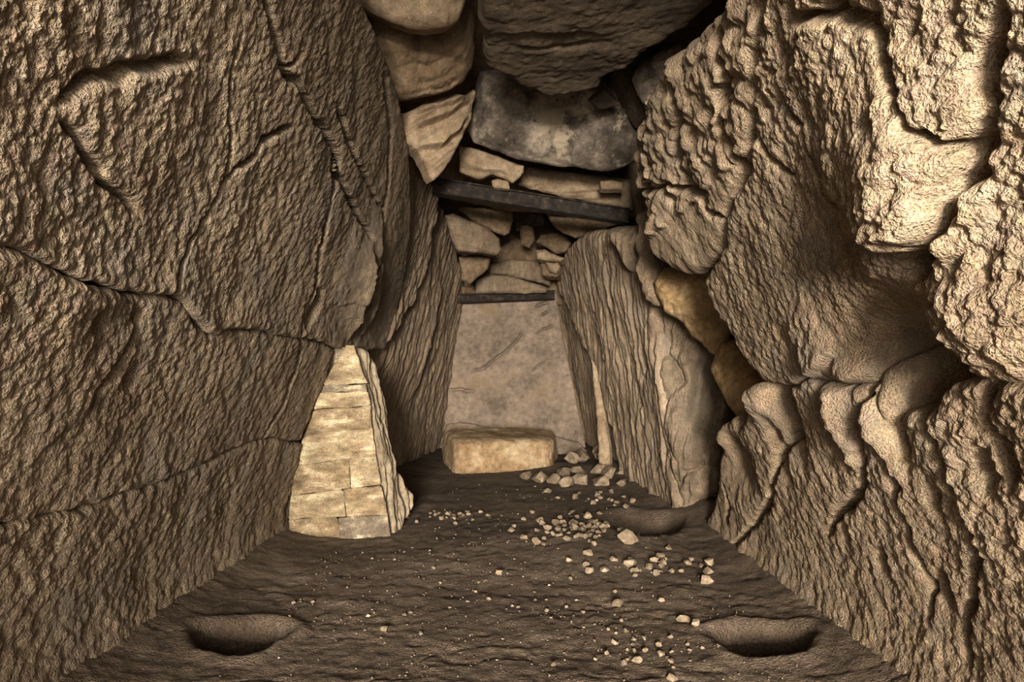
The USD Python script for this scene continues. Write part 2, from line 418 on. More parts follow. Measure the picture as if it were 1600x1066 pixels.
# ------------------------------------------------------------------ the two near walls
def wall_grid(side, y0, y1, step, vrows=430):
    """Graded points in (y, v) of a leaning wall: fine where the wall is seen obliquely and close."""
    ys = [-1.0, -0.7, -0.4, -0.1] + list(np.arange(0.1, 1.0, 0.013)) + [1.0]
    while ys[-1] < y1:
        ys.append(ys[-1] + step / F * ys[-1] ** 2 / 1.15)
    ys = np.array(ys)
    k = math.hypot(1, 0.3)
    rows = []
    zmin, zmax = -0.12, 3.25
    t = np.linspace(0, 1, vrows)
    for y in ys:
        d = max(y, 0.9)
        a, b = max(zmin, EYE - 0.50 * d), min(zmax, EYE + 0.62 * d)
        lo, hi = np.linspace(zmin, a, 26)[:-1] if a > zmin else np.full(25, zmin) , np.linspace(b, zmax, 26)[1:] if b < zmax else np.full(25, zmax)
        if a <= zmin: lo = np.linspace(zmin, zmin + .02, 26)[:-1]; a = zmin + .02
        if b >= zmax: hi = np.linspace(zmax - .02, zmax, 26)[1:]; b = zmax - .02
        rows.append(np.r_[lo, a + (b - a) * t, hi])
    Z = np.array(rows)
    U = np.repeat(ys[:, None], Z.shape[1], 1)
    return len(ys), Z.shape[1], np.stack([U.ravel(), Z.ravel() * k], 1)


STEP = 1.8
WL = Chart((-1.46, 0, 0), (0, 1, 0), (1, 0, -0.3))
WR = Chart((1.34, 0, 0), (0, 1, 0), (-1, 0, -0.3))
KZ = math.hypot(1, 0.3)
gl = wall_grid(-1, -1, 5.7, STEP)
gr = wall_grid(1, -1, 4.9, STEP)


def L(*pts):
    return WL.px(pts)


def Rr(*pts):
    return WR.px(pts)


def off(*pts):
    return np.array([(y, z * KZ) for y, z in pts])


def fillet(p):
    return 0.16 * np.exp(-np.maximum(p[:, 2], 0) / .11)


# left wall joints, traced in the photograph and laid on the wall's plane
jl1 = L((0, 385), (35, 392), (70, 415), (120, 432), (160, 448), (200, 458), (240, 464), (262, 458), (285, 475), (305, 505), (330, 522), (352, 512), (400, 516), (440, 524), (480, 528), (510, 536), (525, 545))
jl2 = L((0, 820), (60, 812), (110, 800), (160, 785), (210, 768), (250, 752), (300, 735), (340, 715), (390, 693), (430, 685), (455, 690), (470, 690))
left_end_low = L((512, 590), (492, 640), (470, 690))
left_end_bot = L((466, 730), (455, 790), (447, 850))
left_sil = L((525, 545), (545, 548), (580, 547), (600, 545), (612, 510), (628, 465), (640, 400), (644, 330), (640, 240), (632, 200), (622, 140), (600, 80), (585, 40), (568, 0), (552, -60))

wl = empty('wall_left', 'left wall of huge leaning rough rock slabs split by dark joints', kind='structure')


def disp_left_upper(p, uv, s):
    pxs = uv
    h = pecked(p, uv, 1.1, 100)
    m = blob(uv, L((60, 170))[0], (.42, .55), 1.0)
    h += m * nodular(p, uv, .35, .05, 110)
    h += 0.06 * np.exp(-s / .10) * sstep(-(uv[:, 1] / KZ), -1.75, -1.15) * 0.6
    for k, (ln, w, d) in enumerate([
        (((265, 458), (275, 425), (295, 385), (318, 345), (340, 310), (352, 283), (372, 262), (395, 248), (412, 218), (450, 200)), .016, .05),
        (((352, 283), (362, 240), (362, 200), (360, 140), (378, 60)), .010, .02),
        (((415, 0), (425, 45), (438, 90), (440, 108), (470, 140), (492, 185), (515, 215), (525, 245), (530, 280), (545, 310), (565, 345), (580, 372)), .020, .055),
        (((440, 108), (458, 95), (470, 80)), .012, .03),
        (((521, 243), (522, 300), (508, 355), (497, 410), (493, 445), (478, 480), (466, 522)), .018, .05),
        (((100, 150), (150, 118), (210, 102), (300, 97)), .025, .035),
        (((100, 190), (130, 230), (160, 280), (200, 310), (215, 330)), .020, .03),
        (((525, 160), (540, 210), (560, 260), (600, 330)), .02, .03),
        (((600, 120), (612, 200), (605, 300), (590, 400), (575, 480), (560, 520)), .03, .035),
    ]):
        h += crack(uv, L(*ln), w * .55, d * 1.7, seed=200 + k)
    # the thin pale flakes at the slab's end
    h += scarp(uv, L((535, 540), (550, 505), (565, 450), (572, 400), (580, 372)), .09, .22, .012, seed=220)
    h += scarp(uv, L((466, 524), (488, 500), (500, 480), (502, 455), (493, 440)), -.05, .10, .012, seed=221)
    h += scarp(uv, L((550, 545), (575, 500), (590, 450), (590, 380), (600, 300)), .05, .3, .02, seed=222)
    h += scarp(uv, L((320, 96), (230, 100), (160, 112), (105, 138), (60, 215)), .012, .2, .02, seed=223)
    return h


def disp_left_mid(p, uv, s):
    h = pecked(p, uv, 1.1, 130)
    for k, (ln, w, d) in enumerate([
        (((470, 530), (468, 560), (455, 600), (440, 640), (415, 680)), .022, .06),
        (((225, 490), (205, 530), (174, 577), (150, 612), (141, 640)), .02, .03),
        (((320, 465), (300, 482), (312, 512)), .015, .03),
    ]):
        h += crack(uv, L(*ln), w * .55, d * 1.7, seed=240 + k)
    h += scarp(uv, L((28, 746), (89, 680), (141, 630), (160, 590), (200, 535), (235, 485)), .010, .12, .02, seed=250)
    h += blob(uv, L((60, 470))[0], (.2, .15), .03)
    for c, r in (((150, 500), .02), ((215, 490), .018), ((205, 590), .03), ((178, 580), .02)):
        h += blob(uv, L(c)[0], (r * 1.2, r * 1.3), -.035)
    m = sstep(s, .25, 0)
    h += 0.3 * m * nodular(p, uv, .8, .05, 133)
    return h


def disp_left_low(p, uv, s):
    h = pecked(p, uv, 1.5, 160, (1, 1, 1.5)) + fillet(p)
    return h


put('rock_slab', relief(WL, np.vstack([off((-1.0, 1.25)), jl1, left_sil[1:], off((2.5, 2.72), (-1.0, 2.62))]), R=.035, thick=.35, disp=disp_left_upper, grid=gl, seed=1, jag=.02), M['wall'], wl)
put('rock_slab', relief(WL, np.vstack([off((-1.0, .62)), jl2, left_end_low[::-1][1:], jl1[::-1], off((-1.0, 1.25))]), R=.03, thick=.35, disp=disp_left_mid, grid=gl, seed=2, jag=.02), M['wall'], wl)
put('rock_slab', relief(WL, np.vstack([off((-1.0, -.1)), L((447, 860)), left_end_bot[::-1], jl2[::-1], off((-1.0, .62))]), R=.03, thick=.35, disp=disp_left_low, grid=gl, seed=3, jag=.02), M['wall'], wl)
bl = np.array([(-1.0, -.1), (5.4, -.1), (5.0, 2.2), (2.9, 2.6), (-1.0, 2.55)])
put('rock_core', relief(Chart(WL.o - WL.n * .2, (0, 1, 0), WL.n), bl, res=.07, R=.05, thick=.3, disp=lambda p, uv, s: rough(p, uv, 1.3, 5), seed=4), M['brown'], wl)

wr = empty('wall_right', 'right wall of leaning warm-lit rough rock with bulging overhangs and a deep hollow', kind='structure')
jr_left = Rr((1192, -40), (1192, 0), (1186, 60), (1184, 120), (1176, 200), (1168, 265), (1150, 300), (1134, 335), (1132, 378))
jr_gap = Rr((1108, 415), (1099, 438), (1107, 472), (1130, 512), (1150, 545), (1172, 578), (1192, 600))
jr_joint = Rr((1192, 600), (1220, 606), (1244, 604), (1262, 592), (1280, 600), (1310, 604), (1345, 606), (1362, 604))
hollow_top = Rr((1362, 604), (1385, 592), (1420, 580), (1450, 566), (1490, 556), (1530, 572), (1560, 590), (1600, 597))
hollow_bot = Rr((1600, 601), (1560, 598), (1500, 596), (1474, 602), (1466, 620), (1455, 640), (1440, 652), (1415, 642), (1392, 640), (1384, 650), (1374, 640), (1365, 622), (1362, 606))


def disp_right_upper(p, uv, s):
    h = pecked(p, uv, 1.3, 300)
    rgt = sstep(uv[:, 0], Rr((1500, 300))[0][0], Rr((1575, 300))[0][0] - .05)      # towards the near, nodular part
    far = blob(uv, Rr((1530, 480))[0], (.33, .45), 1.0) + .8 * blob(uv, Rr((1570, 300))[0], (.16, .8), 1.0)
    h += np.clip(far, 0, 1) * nodular(p, uv, 1.0, .048, 310)
    top = sstep(uv[:, 1], Rr((1350, 40))[0][1] - .1, Rr((1350, -40))[0][1])
    h += top * nodular(p, uv, .8, .06, 320)
    # big boss above its overhang
    h += ledge(uv, Rr((1600, 300), (1550, 345), (1500, 372), (1460, 380), (1430, 362), (1400, 335), (1370, 318), (1330, 315), (1240, 320)), .105, .34, .05, seed=330, jag=.03)
    h += blob(uv, Rr((1450, 280))[0], (.14, .22), .05) + blob(uv, Rr((1385, 400))[0], (.10, .08), .045) + blob(uv, Rr((1555, 500))[0], (.16, .14), .10)
    for k, (ln, w, d) in enumerate([
        (((1230, 160), (1255, 200), (1275, 240), (1300, 290), (1318, 325)), .018, .035),
        (((1545, 200), (1542, 250), (1528, 305), (1500, 365), (1465, 395), (1440, 425)), .045, .09),
        (((1530, 232), (1490, 205), (1455, 168), (1425, 120), (1405, 85)), .02, .05),
        (((1556, 20), (1552, 90), (1548, 200)), .035, .07),
        (((1240, 30), (1300, 12), (1370, 30), (1410, 85)), .03, .05),
        (((1180, 215), (1215, 260), (1240, 275)), .02, .03),
    ]):
        h += crack(uv, Rr(*ln), w * .55, d * 1.5, seed=340 + k, jag=.03)
    h += blob(uv, Rr((1330, 585))[0], (.12, .05), .05)
    # roll in towards the hollow
    h += -.16 * blob(uv, Rr((1420, 590))[0], (.20, .12), 1.0) - .10 * blob(uv, Rr((1400, 545))[0], (.16, .14), 1.0)
    h += scarp(uv, Rr((1270, 600), (1285, 575), (1300, 552), (1310, 540)), .05, .12, .015, seed=350, turn=-1.0)
    return h


def disp_flake(p, uv, s):
    lower = sstep(-uv[:, 1], -Rr((1080, 320))[0][1], -Rr((1080, 300))[0][1] + .05)
    h = (1 - .8 * lower) * nodular(p, uv, .75, .115, 360) + .9 * pecked(p, uv, .9, 365) + (1 - lower) * layered(p, uv, .6, (.35, 1), .06, 366)
    for k, (ln, w, d) in enumerate([
        (((1110, 40), (1130, 110), (1125, 180), (1150, 250), (1165, 280)), .04, .08),
        (((1040, 110), (1062, 170), (1058, 230), (1075, 290), (1100, 300)), .04, .06),
        (((1000, 300), (1040, 290), (1085, 300), (1110, 330), (1128, 345)), .03, .07),
        (((1015, 130), (1010, 200), (1020, 260), (1030, 330)), .03, .05),
    ]):
        h += crack(uv, Rr(*ln), w * .55, d * 1.5, seed=370 + k, jag=.05)
    h += scarp(uv, Rr((1020, 400), (1032, 350), (1030, 300))[::-1], .06, .25, .02, seed=375, turn=-1.0)
    return h


def disp_right_low(p, uv, s):
    h = pecked(p, uv, 1.6, 400, (1, 1, 1.4)) + fillet(p)
    m = blob(uv, Rr((1540, 800))[0], (.28, .5), 1.0)
    h += m * nodular(p, uv, .7, .045, 410)
    # the scoops under the joint and the ridges that hook down from them
    h += blob(uv, Rr((1222, 640))[0], (.085, .16), -.17) + blob(uv, Rr((1212, 700))[0], (.05, .14), -.08)
    h += blob(uv, Rr((1185, 625))[0], (.12, .10), .06)
    h += blob(uv, Rr((1143, 720))[0], (.20, .13), -.12) + blob(uv, Rr((1125, 690))[0], (.1, .16), .06)
    h += blob(uv, Rr((1312, 640))[0], (.05, .12), .06) + blob(uv, Rr((1372, 668))[0], (.05, .08), .05) + blob(uv, Rr((1395, 668))[0], (.03, .10), -.10)
    for k, (ln, w, d) in enumerate([
        (((1242, 640), (1230, 680), (1212, 720), (1206, 760), (1200, 790), (1180, 820), (1170, 850), (1168, 872)), .022, .06),
        (((1352, 610), (1340, 650), (1345, 690), (1352, 740), (1345, 765), (1310, 800), (1292, 830)), .028, .06),
        (((1372, 690), (1395, 740), (1405, 790), (1430, 850), (1445, 910), (1455, 960)), .022, .045),
        (((1440, 660), (1470, 720), (1490, 770), (1515, 830), (1522, 880), (1510, 960), (1520, 1040)), .028, .05),
        (((1145, 815), (1140, 780), (1130, 755)), .02, .04),
        (((1545, 600), (1535, 640), (1560, 690), (1580, 760)), .03, .05),
    ]):
        h += crack(uv, Rr(*ln), w * .55, d * 1.5, seed=420 + k, jag=.03)
    h += scarp(uv, Rr((1372, 690), (1395, 740), (1405, 790), (1430, 850), (1445, 910)), .022, .06, .015, seed=430, turn=-1.0)
    h += scarp(uv, Rr((1440, 660), (1470, 720), (1490, 770), (1515, 830), (1522, 880)), .022, .06, .015, seed=431, turn=-1.0)
    h += scarp(uv, Rr((1310, 612), (1318, 650), (1328, 700), (1345, 760)), .025, .06, .015, seed=432, turn=-1.0)
    for c, r in (((1470, 920), .03), ((1535, 740), .035), ((1575, 720), .03), ((1455, 780), .025), ((1320, 830), .03), ((1380, 880), .03)):
        h += blob(uv, Rr(c)[0], (r, r * 1.5), -.05)
    return h


up = np.vstack([jr_left, jr_gap, jr_joint[1:], hollow_top[1:], off((-1.0, 1.0), (-1.0, 2.42), (2.1, 2.42))])
put('rock_slab', relief(WR, up, R=.05, thick=.4, disp=disp_right_upper, grid=gr, seed=11, jag=.02), M['wall_warm'], wr)
fl = np.vstack([jr_left, Rr((1120, 405), (1085, 432), (1055, 427), (1036, 410), (1022, 380), (1015, 330), (1002, 300), (990, 262), (992, 220), (1000, 175), (1008, 135), (1035, 95), (1062, 68), (1095, 35), (1120, 5), (1135, -30))])
put('rock_slab', relief(WR, fl, R=.09, thick=.35, disp=disp_flake, grid=gr, seed=12, jag=.035, jagwave=.12), M['wall_warm'], wr)
low = np.vstack([off((-1.0, 1.0)), hollow_bot, jr_joint[::-1][1:], Rr((1178, 604), (1168, 612), (1166, 640), (1158, 668), (1148, 668), (1138, 655), (1124, 668), (1118, 700), (1120, 760), (1118, 800), (1112, 850)), off((4.2, -.1), (-1.0, -.1))])
put('rock_slab', relief(WR, low, R=.045, thick=.4, disp=disp_right_low, grid=gr, seed=13, jag=.018), M['wall_warm'], wr)
# rock inside the hollow and behind the joints
put('hollow', relief(WR, Rr((1335, 600), (1400, 555), (1500, 530), (1590, 560), (1600, 630), (1480, 690), (1380, 700), (1340, 655)), res=.008, R=.02, thick=.65,
    disp=lambda p, uv, s: -.08 - .45 * sstep(-uv[:, 0], -Rr((1375, 610))[0][0], -Rr((1475, 605))[0][0]) + .08 * blob(uv, Rr((1375, 640))[0], (.05, .1), 1.0) + rough(p, uv, .6, 15), seed=15), M['wall_warm'], wr)
br = np.array([(-1.0, -.1), (4.0, -.1), (3.6, 1.5), (3.2, 2.3), (2.6, 2.3), (-1.0, 2.3)])
put('rock_core', relief(Chart(WR.o - WR.n * .36, (0, 1, 0), WR.n), br, res=.07, R=.05, thick=.3, disp=lambda p, uv, s: rough(p, uv, 1.3, 16), seed=16), M['brown'], wr)


# ------------------------------------------------------------------ single stones seen from one side
def stone(name, chart, pts, mat, d, label=None, cat=None, group=None, parent='/World', R=.05, thick=.3, tex='rough', amp=1.0, seed=0, jag=.012, cracks=(), scarps=(), blobs=(), step=2.4, dirn=(1, 0), wave=.05, extra=None, kind=None):
    ol = chart.px(pts)

    def disp(p, uv, s):
        if tex == 'layered':
            h = layered(p, uv, amp, dirn, wave, seed)
        elif tex == 'pecked':
            h = pecked(p, uv, amp, seed)
        else:
            h = rough(p, uv, amp * 1.8, seed) + .9 * amp * pecked(p, uv, 1.0, seed, big=0)
        for k, (ln, w, dep) in enumerate(cracks):
            h = h + crack(uv, chart.px(ln), w, dep, seed=seed + 30 + k)
        for k, (ln, A, Ln, w) in enumerate(scarps):
            h = h + scarp(uv, chart.px(ln), A, Ln, w, seed=seed + 50 + k, turn=chart.turn)
        for c, r, A in blobs:
            h = h + blob(uv, chart.px([c])[0], r, A)
        if extra is not None:
            h = h + extra(p, uv, s)
        return h
    pr = put(name, relief(chart, ol, res=step * d / F, R=R, thick=thick, disp=disp, seed=seed, jag=jag, jagwave=.1), M[mat] if isinstance(mat, str) else mat, parent)
    tag(pr, label, cat, group, kind)
    return pr


# ceiling
shell = empty('ceiling', 'rough rock over the passage, hidden in the dark above the roof stones', kind='structure')
roof = Chart((0, 3, 2.6), (1, 0, 0), (0, 0, -1))
stone('capstone', roof, [(760, -700), (756, -80), (752, 0), (755, 60), (757, 108), (785, 122), (815, 138), (850, 152), (880, 152), (905, 147), (938, 138), (944, 124), (985, 108), (1010, 85), (1085, 40), (1150, -20), (1700, -700)],
      'dark', 3.0, 'broad soot-dark capstone hanging over the passage, its rim speckled pale', 'roof stone', R=.05, thick=.45, amp=.55, seed=500, jag=.03, step=3.2,
      scarps=[(((760, 52), (800, 45), (850, 48), (905, 45), (960, 55)), .02, .3, .015)], cracks=[(((800, 75), (860, 78), (930, 70)), .02, .03)])
stone('rock_core', facing(1060, 60, 4.3, (0, -1, 0)), [(950, -60), (1200, -60), (1200, 180), (1000, 185), (960, 120)], 'dark', 4.3, parent=shell, R=.05, thick=.2, amp=1.0, seed=697, step=4)
stone('roof_stone', facing(690, 100, 3.75, (.15, -.72, -.68)), [(545, 10), (570, 60), (590, 125), (612, 172), (660, 162), (695, 156), (725, 140), (742, 118), (747, 85), (746, 40), (740, 0), (735, -40), (590, -40)],
      'brown', 3.7, 'brown round-fronted roof stone left of the dark capstone', 'roof stone', R=.16, thick=.5, amp=1.15, seed=510,
      scarps=[(((632, 132), (665, 130), (700, 120), (738, 95)), -.03, .2, .012), (((635, 150), (670, 146), (705, 138), (735, 115)), -.03, .1, .012)], cracks=[(((625, 95), (665, 105), (700, 92)), .02, .025)], blobs=[((690, 120), (.2, .15), .05)])
stone('roof_stone', facing(660, 15, 3.15, (.15, -.9, -.4)), [(545, -60), (555, 8), (600, 28), (640, 41), (668, 46), (700, 42), (716, 30), (724, 12), (730, -5), (732, -60)],
      'tan', 3.1, 'pale tan stone at the top edge, above the brown roof stone', 'roof stone', R=.07, thick=.4, amp=1.2, seed=520)
stone('split_stone', facing(690, 205, 4.25, (.35, -.9, -.1)), [(618, 178), (655, 166), (692, 158), (722, 150), (741, 137), (745, 145), (738, 180), (728, 205), (716, 232), (700, 258), (680, 282), (668, 262), (655, 236), (624, 213)],
      'tan', 4.2, 'tan stone split into slanting layers beneath the brown roof stone', 'stone', R=.04, thick=.22, tex='layered', dirn=(1, .75), wave=.03, amp=.9, seed=530,
      scarps=[(((632, 182), (665, 178), (700, 168), (728, 158)), .09, .10, .01), (((630, 205), (660, 200), (695, 185), (742, 150)), .12, .12, .01), (((640, 232), (690, 228), (712, 205), (738, 172)), .10, .12, .01)])
stone('lintel_stone', facing(865, 190, 4.55, (0, -.92, -.32)), [(745, 108), (738, 150), (731, 190), (728, 206), (736, 222), (770, 236), (800, 246), (840, 256), (880, 263), (905, 262), (940, 268), (968, 266), (990, 256), (1004, 238), (1008, 200), (1000, 165), (985, 140), (940, 110), (850, 95)],
      'grey', 4.5, 'massive grey lintel stone mottled white, lying across the passage above the long iron beam', 'lintel stone', R=.14, thick=.6, amp=1.5, seed=540,
      scarps=[(((848, 208), (862, 225), (872, 243), (895, 250)), -.07, .25, .012)], cracks=[(((736, 214), (790, 235), (850, 248), (900, 262)), .015, .02)])
stone('wedge_stone', facing(945, 157, 4.2, (0, -.9, -.4)), [(920, 156), (935, 142), (945, 137), (962, 150), (972, 165), (950, 168), (935, 171)], 'dark', 4.2, 'small dark wedge stone between the capstone and the grey lintel', 'stone', R=.03, thick=.12, amp=.6, seed=545)
stone('boulder', facing(1030, 105, 3.75, (-.45, -.85, -.1)), [(980, 118), (986, 104), (1000, 90), (1022, 78), (1050, 62), (1078, 45), (1100, 40), (1100, 100), (1060, 130), (1030, 150), (1008, 160), (996, 154), (988, 142)],
      'grey', 3.7, 'smooth grey boulder wedged beside the right wall under the capstone', 'boulder', R=.1, thick=.35, amp=.7, seed=550)
stone('chock_stone', facing(768, 252, 4.95, (.05, -.95, -.25)), [(716, 226), (735, 229), (775, 242), (820, 258), (818, 270), (802, 286), (785, 280), (768, 274), (748, 280), (718, 268)], 'tan', 4.9,
      'tan wedge stone packed under the left part of the grey lintel', 'stone', R=.03, thick=.4, amp=.8, seed=560, scarps=[(((718, 258), (760, 268), (805, 272)), .05, .12, .012)])
stone('chock_stone', facing(782, 286, 5.0, (0, -1, 0)), [(768, 281), (778, 278), (795, 282), (797, 294), (770, 292)], 'tan', 5.0, 'small tan chip sitting on the long iron beam', 'stone', R=.02, thick=.08, amp=.5, seed=565, jag=.006)
stone('chock_stone', facing(900, 295, 5.62, (0, -.9, -.3)), [(822, 262), (870, 266), (930, 274), (985, 280), (992, 330), (950, 322), (900, 312), (850, 302), (808, 290), (815, 275)], 'tan', 5.6,
      'brown flaking stone packed under the right part of the grey lintel', 'stone', R=.04, thick=.4, tex='layered', dirn=(1, .05), wave=.035, amp=1.1, seed=570,
      scarps=[(((985, 300), (930, 298), (880, 302), (860, 306)), .07, .1, .012)])
stone('chock_stone', facing(955, 288, 5.15, (0, -1, .1)), [(938, 282), (955, 279), (975, 284), (975, 294), (940, 294)], 'tan', 5.1, 'small flat tan chip under the right end of the grey lintel', 'stone', R=.02, thick=.1, amp=.5, seed=575, jag=.006)


# ------------------------------------------------------------------ iron beams
def bar(a, b, h, w, bev=.008):
    a, b = np.asarray(a, float), np.asarray(b, float)
    x = unit(b - a); z = np.array([0, 0, 1.0]); z = unit(z - x * (z @ x)); y = np.cross(z, x)
    prof = [(-w / 2 + bev, -h / 2), (w / 2 - bev, -h / 2), (w / 2, -h / 2 + bev), (w / 2, h / 2 - bev), (w / 2 - bev, h / 2), (-w / 2 + bev, h / 2), (-w / 2, h / 2 - bev), (-w / 2, -h / 2 + bev)]
    v = [c + y * py + z * pz for c in (a, b) for py, pz in prof] + [a, b]
    f = []
    for k in range(8):
        j = (k + 1) % 8
        f += [(k, k + 8, j), (j, k + 8, j + 8), (16, k, j), (17, j + 8, k + 8)]
    m = trimesh.Trimesh(v, f, process=False); m.fix_normals()
    return m


def beam(p0, p1, h, w, label):
    t = empty('iron_girder', label, 'beam')
    p0, p1 = np.asarray(p0), np.asarray(p1)
    x = unit(p1 - p0); y = np.cross((0, 0, 1.0), x)
    put('web', bar(p0, p1, h, w * .55), M['iron'], t, smooth=False)
    for s in (-1, 1):
        o = np.array([0, 0, s * (h / 2 - .006)])
        put('flange', bar(p0 + o, p1 + o, .012, w, .003), M['iron'], t, smooth=False)
    for q in (.06, .10):
        c = p0 + x * q - y * (w * .275)
        cyl = trimesh.creation.cylinder(.012, .016, sections=8)
        cyl.apply_transform(trimesh.geometry.align_vectors((0, 0, 1), y)); cyl.apply_translation(c + [0, 0, .01 if q < .08 else -.015])
        put('bolt', cyl, M['iron'], t, smooth=False)
    return t


beam(at(676, 291, 5.05), at(980, 339, 5.35), .12, .11, 'long dark iron beam slanting across the passage below the grey lintel')
beam(at(712, 467, 8.55), at(866, 461, 8.65), .12, .12, 'short dark iron beam lying along the top of the back slab')

# ------------------------------------------------------------------ inner left slabs
C0, C1_, C2_ = at(596, 545, 5.6), at(688, 700, 8.9), at(722, 470, 8.8)
nC = np.cross(C1_ - C0, C2_ - C0); nC = unit(nC) * np.sign(nC[0])
CL = Chart(C0, (0, 1, 0), nC)
stone('upright_slab', CL, [(584, 520), (600, 540), (645, 480), (665, 420), (680, 330), (686, 318), (702, 345), (716, 395), (722, 440), (723, 475), (712, 540), (700, 620), (690, 702), (660, 716), (625, 735), (560, 775), (545, 540)],
      'slab', 6.5, 'dark foliated upright slab on the left, reaching to the back of the passage', 'standing stone', R=.05, thick=.3, tex='layered', dirn=(.32, 1), wave=.045, amp=1.15, seed=600, step=2.0, jag=.03,
      cracks=[(((700, 430), (680, 540), (668, 640), (665, 700)), .03, .05)], scarps=[(((640, 640), (655, 560), (675, 490), (695, 430)), .06, .5, .02)])
CL2 = Chart(C0 + nC * .10, (0, 1, 0), nC)
stone('upright_slab', CL2, [(596, 545), (590, 500), (610, 300), (640, 226), (655, 228), (668, 240), (678, 290), (684, 318), (676, 370), (664, 425), (648, 470), (628, 505), (612, 528)],
      'slab', 5.6, 'narrow ribbed upright slab overlapping the end of the left wall', 'standing stone', R=.05, thick=.12, tex='layered', dirn=(.3, 1), wave=.035, amp=1.1, seed=610, step=2.0, jag=.02)

# back slab
BK = Chart((0, 8.85, 0), (1, 0, 0), (0, -1, 0))
wb = empty('wall_back', 'back wall of one smooth tapering slab below packed rubble stones', kind='structure')
stone('back_slab', BK, [(712, 462), (870, 458), (878, 520), (898, 610), (920, 720), (676, 722), (690, 640), (705, 540)], 'back', 8.85, parent=wb, R=.02, thick=.3, seed=620, amp=.16, step=1.3,
      extra=lambda p, uv, s: 0.015 * nz(p, .25, 621, 2),
      scarps=[(((735, 580), (770, 565), (800, 540), (815, 520)), .02, .3, .02)], cracks=[(((735, 581), (755, 576), (775, 560), (795, 545), (808, 530), (815, 518)), .018, .05), (((700, 610), (720, 609), (740, 612)), .016, .06), (((838, 520), (850, 515), (864, 508)), .016, .06), (((836, 480), (846, 474), (858, 472)), .02, .08), (((846, 494), (855, 486)), .02, .08), (((828, 582), (842, 570), (856, 562)), .012, .04), (((732, 545), (740, 560)), .012, .04)])
stone('rock_ledge', facing(760, 672, 8.6, (0, -.8, .6)), [(690, 690), (696, 662), (720, 658), (760, 664), (800, 668), (850, 676), (905, 690), (930, 715), (690, 715)], 'back', 8.6, parent=wb, R=.04, thick=.2, seed=625, amp=.7)

# ------------------------------------------------------------------ packed stones over the back slab
RB = [
    ('packing_stone', (762, 345), 6.6, (.1, -.9, -.35), [(715, 328), (760, 324), (803, 322), (803, 345), (797, 366), (788, 371), (770, 362), (745, 350)], 'brown', 'rough'),
    ('packing_stone', (740, 372), 6.5, (.1, -.95, -.1), [(694, 335), (708, 332), (730, 342), (752, 350), (766, 356), (780, 372), (782, 390), (776, 398), (745, 394), (716, 393), (704, 368)], 'slab', 'layered'),
    ('packing_stone', (742, 420), 7.4, (0, -.95, -.2), [(717, 401), (745, 400), (766, 403), (763, 420), (745, 436), (735, 444), (720, 438)], 'brown', 'rough'),
    ('packing_stone', (800, 395), 8.45, (0, -1, -.1), [(766, 405), (780, 385), (800, 372), (838, 374), (842, 410), (770, 412)], 'brown', 'rough'),
    ('packing_stone', (800, 425), 8.4, (0, -1, -.1), [(764, 412), (800, 404), (842, 408), (862, 432), (860, 447), (830, 438), (790, 430), (765, 428)], 'slab', 'layered'),
    ('packing_stone', (785, 444), 8.35, (0, -1, -.1), [(742, 438), (765, 428), (800, 432), (835, 442), (855, 450), (855, 458), (742, 459)], 'slab', 'layered'),
    ('packing_stone', (730, 452), 8.3, (0, -1, 0), [(720, 447), (740, 446), (742, 458), (720, 460)], 'brown', 'rough'),
    ('packing_stone', (866, 378), 7.5, (-.2, -.95, -.1), [(836, 378), (845, 366), (862, 361), (885, 366), (892, 380), (886, 392), (868, 396), (852, 386)], 'brown', 'layered'),
    ('packing_stone', (858, 398), 7.5, (-.2, -.95, 0), [(836, 390), (850, 388), (868, 398), (882, 402), (876, 408), (838, 404)], 'tan', 'layered'),
    ('packing_stone', (862, 418), 7.55, (-.2, -.95, 0), [(852, 409), (872, 409), (876, 418), (868, 428), (856, 424)], 'tan', 'rough'),
    ('packing_stone', (850, 424), 7.7, (-.2, -.95, 0), [(842, 412), (852, 412), (858, 426), (874, 428), (868, 434), (846, 430)], 'brown', 'rough'),
    ('packing_stone', (824, 370), 7.4, (0, -.95, -.2), [(812, 352), (822, 350), (834, 356), (836, 376), (828, 387), (814, 382)], 'brown', 'rough'),
    ('packing_stone', (895, 350), 6.6, (-.1, -.85, -.5), [(848, 330), (900, 338), (945, 345), (965, 352), (935, 364), (898, 374), (868, 360)], 'brown', 'rough'),
    ('packing_stone', (828, 344), 7.6, (0, -.95, -.2), [(802, 326), (850, 330), (856, 350), (830, 356), (806, 362)], 'dark', 'rough'),
]
for k, (nm, c, d, n, pts, mt, tx) in enumerate(RB):
    stone(nm, facing(*c, d, n), pts, mt, d, parent=wb, R=.05, thick=.3, tex=tx, amp=.9, wave=.035, dirn=(1, -.25 if k == 1 else .1), seed=640 + 7 * k, jag=.015, step=1.8)
stone('rock_core', Chart((0, 8.95, 0), (1, 0, 0), (0, -1, 0)), [(640, 280), (1000, 280), (940, 475), (690, 475)], 'brown', 9, parent=shell, R=.05, thick=.3, amp=1.2, seed=690, step=6)

stone('rock_core', facing(850, 270, 6.1, (0, -1, -.1)), [(670, 180), (1030, 180), (1030, 340), (800, 325), (670, 300)], 'brown', 6.1, parent=shell, R=.05, thick=.25, amp=1.2, seed=695, step=4)

